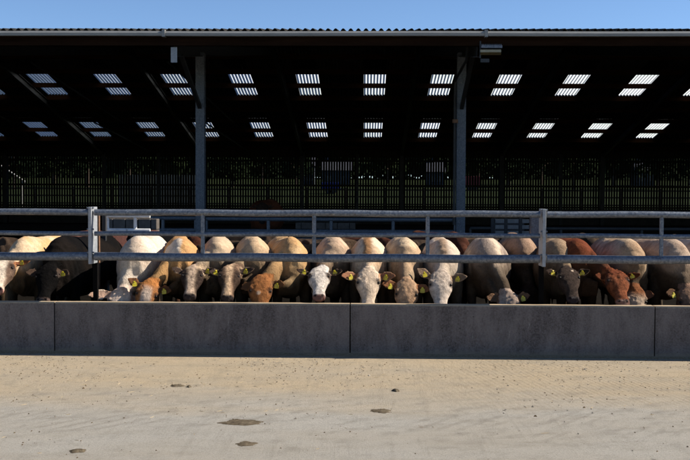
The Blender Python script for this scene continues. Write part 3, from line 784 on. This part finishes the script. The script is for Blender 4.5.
cow('tan cow with head lower, between the cream-faced cow and the third barrier upright', (407, 278, 10.18, -2, 18, 2, .98, ee((2, .35, .17), (-14, .1, .15))), (405, 10.95, 0, 1.18),
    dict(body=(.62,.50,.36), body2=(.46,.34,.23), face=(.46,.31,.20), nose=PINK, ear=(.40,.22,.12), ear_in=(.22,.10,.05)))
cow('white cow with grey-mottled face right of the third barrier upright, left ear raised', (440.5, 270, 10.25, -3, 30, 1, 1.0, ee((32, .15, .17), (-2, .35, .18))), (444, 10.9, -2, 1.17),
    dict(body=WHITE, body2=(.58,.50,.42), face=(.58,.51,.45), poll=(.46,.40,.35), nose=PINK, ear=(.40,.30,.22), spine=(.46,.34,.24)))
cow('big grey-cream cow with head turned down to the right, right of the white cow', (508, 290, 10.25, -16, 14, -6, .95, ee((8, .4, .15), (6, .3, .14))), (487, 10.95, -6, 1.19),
    dict(low_shade=1, body=(.36,.30,.26), body2=(.60,.50,.40), face=(.40,.32,.27), nose=PINK, ear=(.30,.18,.11)), tags=(0, 1), bw=1.1)
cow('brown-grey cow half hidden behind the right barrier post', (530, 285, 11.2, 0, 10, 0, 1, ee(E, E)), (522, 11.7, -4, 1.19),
    dict(low_shade=1, body=(.36,.25,.18), body2=(.22,.15,.11), face=DB, nose=DN), voxel=.016, tags=(0, 0), group='cattle standing behind the front row')
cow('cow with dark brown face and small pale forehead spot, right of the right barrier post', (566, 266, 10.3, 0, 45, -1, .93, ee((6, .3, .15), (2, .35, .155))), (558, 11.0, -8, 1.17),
    dict(low_shade=1, body=(.30,.22,.15), body2=(.48,.38,.26), face=(.045,.033,.028), mott=.9, nose=(.03,.025,.03), ear=(.24,.18,.13), ear_in=(.03,.02,.016), spot=(.045, .075, .022, (.6,.5,.4)), eyering=(.04,.03,.025)))
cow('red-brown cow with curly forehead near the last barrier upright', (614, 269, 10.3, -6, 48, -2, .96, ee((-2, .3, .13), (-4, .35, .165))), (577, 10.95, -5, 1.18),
    dict(low_shade=1, mott=1.1, curl=2.4, body=RED, body2=(.21,.065,.026), face=(.19,.065,.03), poll=(.15,.045,.02), nose=(.20,.12,.10), ear=(.24,.085,.035), ear_in=(.10,.03,.012)), tags=(0, 1), bw=1.1)
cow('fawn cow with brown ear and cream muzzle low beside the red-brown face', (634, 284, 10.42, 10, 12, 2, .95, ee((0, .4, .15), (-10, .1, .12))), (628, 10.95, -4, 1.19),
    dict(low_shade=1, body=(.42,.30,.20), body2=(.60,.47,.33), face=(.58,.46,.35), poll=(.20,.08,.035), nose=PINK, ear=(.18,.07,.03)), tags=(0, 0), bw=1.05)
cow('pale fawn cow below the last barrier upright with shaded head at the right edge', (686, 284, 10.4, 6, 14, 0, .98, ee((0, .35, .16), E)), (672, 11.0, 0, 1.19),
    dict(low_shade=1, body=(.36,.27,.21), body2=(.50,.40,.32), face=(.22,.14,.10), nose=DN, ear=(.20,.11,.06)), tags=(1, 0), bw=1.1)
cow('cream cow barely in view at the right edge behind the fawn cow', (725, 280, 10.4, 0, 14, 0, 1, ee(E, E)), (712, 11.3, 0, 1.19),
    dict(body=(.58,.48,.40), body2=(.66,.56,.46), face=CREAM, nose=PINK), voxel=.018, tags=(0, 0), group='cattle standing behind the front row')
# second row and barn
far = 'cattle standing behind the front row'
cow('red-brown cow behind, in the gap under the right barn column', (470, 255, 12.2, 0, 20, 0, 1, ee(E, E)), (458, 12.7, 20, 1.17),
    dict(body=(.06,.022,.013), body2=(.09,.035,.02), face=DB, nose=DN), voxel=.02, tags=(0, 0), group=far)
cow('black cow behind the left shoulder of the white cow', (100, 250, 12.3, 10, 30, 0, 1, ee(E, E)), (121, 12.7, -60, 1.12),
    dict(body=BLACK, face=BLACK, nose=DN), voxel=.02, tags=(0, 0), group=far)
cow('dark tan cow behind the golden cows with its back level with the middle rail', (262, 250, 12.5, 0, 20, 0, 1, ee(E, E)), (276, 12.9, 60, 1.15),
    dict(body=(.035,.024,.017), body2=(.06,.042,.03), face=DB, nose=DN), voxel=.02, tags=(0, 0), group=far)
cow('dark brown cow behind the red-brown cow right of the right barrier post', (600, 250, 12.4, 0, 20, 0, 1, ee(E, E)), (594, 13.0, 70, 1.15),
    dict(body=(.035,.025,.018), body2=(.10,.065,.04), face=DB, nose=DN), voxel=.02, tags=(0, 0), group=far)
cow('rust-brown cow standing alone inside the dark barn', (262, 203, 24.5, 10, 30, 0, 1.2, ee(E, E)), (271, 25.2, 14, 1.58),
    dict(body=(.14,.045,.022), body2=(.18,.06,.03), face=DB, nose=DN), voxel=.03, tags=(0, 0), group=far, bw=1.3)

protos = [o for o in COL.objects if o.name.startswith('cow') and o.parent is None and 'behind' in o['label'] and abs(o.location.y - 12.8) < .45]
spots = [(195, 12.9, 'dark cow standing behind the cream cow with the eye patches'), (232, 12.3, 'dark cow standing behind the narrow brown-faced tan cow'),
         (315, 12.5, 'dark cow standing behind the bright white-faced cow'), (352, 12.7, 'dark cow standing behind and left of the cream-faced cow'),
         (388, 12.5, 'dark cow standing behind, between the cream-faced and the lower tan head'), (428, 12.6, 'dark cow standing behind the third barrier upright'),
         (500, 13.0, 'dark cow standing behind the big grey-cream cow'), (548, 13.1, 'dark cow standing behind the dark brown face'),
         (640, 12.8, 'dark cow standing behind the last barrier upright'), (690, 13.0, 'dark cow standing behind the pale cows at the right edge'),
         (12, 12.6, 'dark cow standing behind the cream cow at the left edge'), (165, 13.0, 'dark cow standing behind the brown-polled golden cow')]
for i, (px, y, lab) in enumerate(spots):
    src = protos[i % len(protos)]; c = src.copy(); COL.objects.link(c)
    c.location = (PX(px, y), y, 0); c.rotation_euler = (0, 0, R([8, -25, 30, -10][i % 4])); c.scale = (.94, .94, .94)
    tag(c, lab, 'cow', far)
    for ch in list(src.children):
        d = ch.copy(); COL.objects.link(d); d.parent = c

# ------------------------------------------------------------------ litter on the road
pat = simple('drying_dung', (.05,.038,.025), (.17,.135,.09), 22, .75, 0, .8)
def cowpat(px, py, rx, ry, label, h=.022, seed=0):
    y = F * CZ / (py - 197); x = PX(px, y); b = MB(); nr, na = 7, 40
    b.v.append((x, y, h + .004))
    for i in range(1, nr + 1):
        rr = i / nr
        for k in range(na):
            a = 2 * math.pi * k / na; e = 1 + 0.45 * noise.noise(Vector((math.cos(a) * 1.3, math.sin(a) * 1.3, seed))) + .30 * noise.noise(Vector((math.cos(a) * 5, math.sin(a) * 5, seed + 9)))
            z = h * (1 - rr ** 3) + .006 * noise.noise(Vector((rr * 4 * math.cos(a), rr * 4 * math.sin(a), seed))) * (1 - rr)
            b.v.append((x + rx * rr * e * math.cos(a), y + ry * rr * e * math.sin(a), max(.001, z + .002) if i < nr else .0005))
    for k in range(na): b.f.append((0, 1 + k, 1 + (k + 1) % na)); b.m.append(0)
    for i in range(nr - 1):
        for k in range(na):
            a = 1 + i * na + k; c = 1 + i * na + (k + 1) % na; b.f.append((a, a + na, c + na, c)); b.m.append(0)
    o = b.build('cow_pat', pat, smooth=True, loc=(x, y, 0)); tag(o, label, 'cow pat', 'cow pats on the road')
cowpat(242, 425, .15, .095, 'largest dark cow pat on the road, left of centre', .005, 1)
cowpat(246, 447, .07, .06, 'broken thin cow pat nearest the camera left of centre', .004, 2)
cowpat(381.5, 412, .085, .07, 'round brown cow pat right of centre', .005, 3)
cowpat(176, 388.5, .055, .045, 'small pale brown cow pat near the wall on the left', .010, 4)
cowpat(188, 389.5, .022, .03, 'tiny crumb of dung right of the small cow pat on the left', .014, 5)
cowpat(75, 456, .055, .04, 'brown cow pat at the bottom edge on the left', .009, 6)
cowpat(397, 392, .03, .03, 'tiny brown dung lump near the wall, right of centre', .018, 7)
litm = [simple('dung_crumbs', (.06,.04,.022), (.16,.11,.06), 30, .9), simple('straw_bits', (.34,.26,.15), (.48,.38,.24), 30, .8), simple('grit', (.16,.14,.11), (.36,.32,.26), 30, .9)]
b = MB(); rnd = random.Random(3)
for i in range(3800):
    y = 9.74 - (abs(rnd.gauss(0, 1)) * 1.2 if rnd.random() < .6 else rnd.random() * 4.6)
    if y < 5: continue
    x = rnd.uniform(-5, 5) ; y = min(y, wy(x) - .01)
    if noise.noise(Vector((x * .8, y * 1.5, 5))) < rnd.uniform(-.5, .25): continue
    q = rnd.random(); a = rnd.uniform(0, math.pi)
    if q < .17:
        L, wd, h, mi = rnd.uniform(.01, .035), .002, .002, 1
    else:
        L = rnd.uniform(.002, .007) * (1.8 if rnd.random() < .025 else 1); wd = L * rnd.uniform(.5, .9); h = L * .8; mi = 0 if q < .62 else 2
    dx, dy = math.cos(a) * L, math.sin(a) * L; ex, ey = -math.sin(a) * wd, math.cos(a) * wd
    b.add([(x-dx-ex, y-dy-ey, .0005), (x+dx-ex, y+dy-ey, .0005), (x+dx+ex, y+dy+ey, .0005), (x-dx+ex, y-dy+ey, .0005), (x-dx*.3, y-dy*.3, h+.001), (x+dx*.4, y+dy*.4, h+.001)],
          [(0,1,5,4),(1,2,5),(2,3,4,5),(3,0,4)], mi)
tag(b.build('road_litter', litm), 'crumbs of dung, straw and grit scattered over the road', 'litter', kind='stuff')
# heaped dust and feed along the wall foot
b = MB(); n = 500
for k in range(n + 1):
    x = -4.6 + 8.6 * k / n; e = .012 + .016 * abs(noise.noise(Vector((x * 3, 0, 0)))) + .008 * noise.noise(Vector((x * 16, 1, 0)))
    b.v += [(x, wy(x) - .003, max(.004, e)), (x, wy(x) - .02 - e, max(.003, e * .55)), (x, wy(x) - .05 - e * 3, .0006)]
for k in range(n):
    for q in range(2): a = k * 3 + q; b.f.append((a, a + 3, a + 4, a + 1)[::-1]); b.m.append(0)
tag(b.build('drifted_dust', simple('dust_and_chaff', (.17,.12,.07), (.34,.26,.17), 40, .95, 0, .8), smooth=True), 'dust and chaff drifted along the foot of the feed wall', 'dust', kind='stuff')

# ------------------------------------------------------------------ beyond the barn
leafm = [simple('leaves_dark', (.007,.013,.007), (.015,.024,.010), .9, .8, 0, 0), simple('leaves_mid', (.010,.018,.008), (.022,.032,.012), .9, .8, 0, 0)]
bark = simple('bark', (.05,.04,.03), (.12,.09,.07), 6, .9)
def tree(x, y, h, w_, mi, label, seed):
    rd = random.Random(seed); z0 = hill(x, y) - .1
    r = empty('tree', (x, y, z0), label, 'tree', 'trees beyond the pasture')
    b = MB(); b.tube([(x, y, z0), (x + .1, y, z0 + h * .3), (x - .1, y + .1, z0 + h * .7)], [h * .035, h * .025, h * .01], 8)
    for k in range(6):
        a = rd.uniform(0, 6.28); z = z0 + h * rd.uniform(.3, .55)
        b.tube([(x, y, z), (x + math.cos(a) * w_ * .3, y + math.sin(a) * w_ * .3, z + h * .2)], [h * .012, h * .004], 5)
    b.build('trunk', bark, r)
    b = MB(); cl = [(rd.uniform(-.7, .7), rd.uniform(-.7, .7), rd.uniform(.32, .95)) for _ in range(26)]
    for (cx, cy, cz_) in cl:
        s = w_ * .5 * (1 - .55 * abs(cz_ - .55) * 2) ; ccx = x + cx * s; ccy = y + cy * s; ccz = z0 + h * cz_
        for k in range(60):
            d = Vector((rd.gauss(0, 1), rd.gauss(0, 1), rd.gauss(0, .8))).normalized() * rd.uniform(.5, 1) * w_ * .17
            p = Vector((ccx, ccy, ccz)) + d; u = Vector((rd.gauss(0,1), rd.gauss(0,1), rd.gauss(0,1))).normalized(); v = u.orthogonal().normalized(); sz = w_ * .045
            b.add([p - u * sz, p + v * sz * .7, p + u * sz, p - v * sz * .7], [(0, 1, 2, 3)])
    b.build('crown', leafm[mi], r)
kinds = ['dark', 'mid green']
tx = [(12,150,9,9,0),(52,190,10,10,1),(86,170,11,9,0),(128,210,12,12,0),(165,180,9,9,1),(205,230,12,12,0),(232,180,8,9,1),(262,200,11,10,0),(296,190,9,8,0),(388,230,11,12,1),(430,210,10,11,0),(478,240,12,12,1),(508,190,9,10,0),(540,220,11,12,0),(572,170,9,9,1),(612,200,11,12,0),(655,180,10,10,1),(688,210,12,12,0),(345,260,13,16,0)]
for i, (px, y, h, w_, mi) in enumerate(tx):
    nb_ = ['at the far left edge','second from the left edge','behind the pale stair rail','above the timber wall at its middle','above the right end of the timber wall','just behind the left barn column','right of the left barn column','above the rust-brown barn cow','left of the white house','right of the white house','left of the grey house','behind the red trailer','right of the red trailer','above the right barrier post','right of the right barrier post','left of the pale house at the right','right of the pale house at the right','at the far right edge','rising behind the white house'][i]
    tree(PX(px, y), y, h, w_, mi, '%s tree seen through rear boarding, %s' % (kinds[mi], nb_), 50 + i)
b = MB(); rd = random.Random(9)
for k in range(16000):
    x = rd.uniform(-150, 150); y = rd.uniform(300, 330); z = hill(x, y) + rd.uniform(0, 1) ** .8 * (20 + 5 * noise.noise(Vector((x * .05, 0, 0))))
    u = Vector((rd.gauss(0,1), rd.gauss(0,1), rd.gauss(0,1))).normalized(); v = u.orthogonal().normalized(); p = Vector((x, y, z))
    b.add([p - u * 1.3, p + v, p + u * 1.3, p - v], [(0, 1, 2, 3)])
tag(b.build('far_wood', leafm[0]), 'dark far-off wood on the slope behind the houses', 'wood', kind='stuff')
hwm = simple('grey_white_render', (.04,.046,.055), (.065,.072,.085), 2, .8); rfm = simple('slate_roof', (.05,.052,.06), (.09,.09,.10), 2, .7)
gl = simple('window_glass', (.02,.025,.03), (.05,.06,.07), 2, .15, 0, 0)
def house(px0, px1, y, h, wallm, label):
    x0, x1 = PX(px0, y), PX(px1, y); z0 = min(hill(x0, y), hill(x1, y)) - .3; r = empty('house', ((x0+x1)/2, y + 3, z0), label, 'house', 'houses beyond the pasture')
    b = MB(); b.box(x0, x1, y, y + 6, z0, z0 + h); b.build('wall', wallm, r)
    b = MB(); e = .4
    b.add([(x0-e,y-e,z0+h+.003),(x1+e,y-e,z0+h+.003),(x1+e,y+6+e,z0+h+.003),(x0-e,y+6+e,z0+h+.003),(x0-e,y+3,z0+h+2.2),(x1+e,y+3,z0+h+2.2)], [(0,1,5,4),(2,3,4,5),(0,4,3),(1,2,5),(3,2,1,0)])
    rf = b.build('roof', rfm, r)
    b = MB(); b.box(x0+.5, x0+1.2, y+2.6, y+3.4, z0+h+1, z0+h+3); b.build('chimney', wallm, rf)
    nw = max(2, int((x1 - x0) / 3))
    for k in range(nw):
        xx = x0 + (x1 - x0) * (k + .5) / nw; b = MB(); b.box(xx-.45, xx+.45, y-.02, y+.05, z0+1.4, z0+2.5); b.build('window', gl, r)
house(303, 313, 200, 4.5, hwm, 'small pale house with slate roof seen through the boarding left of centre')
house(322, 350, 195, 3.6, hwm, 'long pale house with slate roof seen through the boarding near the centre')
house(428, 443, 190, 3.4, simple('grey_render', (.035,.04,.05), (.055,.06,.07), 2, .8), 'grey rendered house seen through the boarding left of the right barn column')
house(635, 652, 195, 3.6, simple('cream_render', (.06,.06,.06), (.09,.09,.085), 2, .8), 'pale cream house seen through the boarding at the right')
def trailer(px0, px1, y, h, mat, label, nm='trailer'):
    x0, x1 = PX(px0, y), PX(px1, y); z0 = hill((x0+x1)/2, y); r = empty(nm, ((x0+x1)/2, y, z0), label, nm)
    b = MB(); b.box(x0, x1, y - 1.2, y + 1.2, z0 + .7, z0 + .7 + h); b.box(x0 - .05, x1 + .05, y - 1.25, y + 1.25, z0 + .62, z0 + .74); b.build('load_box', mat, r, bevel=.05)
    for sx in (x0 + (x1-x0)*.35, x0 + (x1-x0)*.6):
        for yy in (y - 1.1, y + .9): b = MB(); b.tube([(sx, yy, z0+.4), (sx, yy+.25, z0+.4)], .4, 16); b.build('wheel', M['black'], r)
    b = MB(); b.bar((x1, y, z0+.65), (x1+1.2, y, z0+.5), .12, .12); b.build('drawbar', M['dark_steel'], r)
trailer(464, 479, 150, 1.5, simple('red_paint', (.10,.006,.008), (.16,.012,.012), 3, .5, 0, 0), 'red trailer parked across the pasture, seen just right of the right barn column')
trailer(322, 340, 120, .7, simple('blue_tarpaulin', (.006,.010,.10), (.012,.022,.16), 3, .6, 0, 0), 'low blue covered trailer in the pasture near the centre')
# timber wall at the left
y = 66; x0, x1 = PX(118, y), PX(200, y); r = empty('timber_wall', ((x0+x1)/2, y, 0), 'weathered tan timber wall beyond the boarding at the left', 'wall')
b = MB(); xx = x0
while xx < x1: b.box(xx, xx + .18, y, y + .03, .2, PZ(175.5, y)); xx += .2
b.build('boards', simple('tan_boards', (.22,.17,.11), (.34,.27,.19), 2, .9), r)
b = MB()
for k in range(5): xp = x0 + (x1-x0)*k/4; b.box(xp-.06, xp+.06, y+.035, y+.15, 0, PZ(175.5, y)-.1)
b.build('posts', bark, r)
# pasture fence right behind the barn
y = 63; r = empty('rail_fence', (0, y, 0), 'post-and-rail fence at the near side of the pasture behind the barn', 'fence')
for z in (1.15, 1.65, 2.1): b = MB(); b.box(-28, 28, y, y + .04, z - .05, z + .05); b.build('rail', bark, r)
for k in range(22): xp = -27 + 2.57 * k; b = MB(); b.box(xp - .06, xp + .06, y + .042, y + .16, 0, 2.25); b.build('post', bark, r)
# pale sloping handrail outside, far left
y = 60; r = empty('stair_rail', (PX(10, y), y, 0), 'pale sloping handrail outside the barn at the far left', 'handrail')
b = MB(); b.tube([(PX(-12, y), y, PZ(160, y)), (PX(23, y), y, PZ(183, y))], .05, 8); b.build('rail', M['galv_light'], r)
for px, py in ((-8, 163), (20, 181)): b = MB(); b.tube([(PX(px, y), y, 0), (PX(px, y), y, PZ(py, y))], .04, 8); b.build('post', M['galv_light'], r)
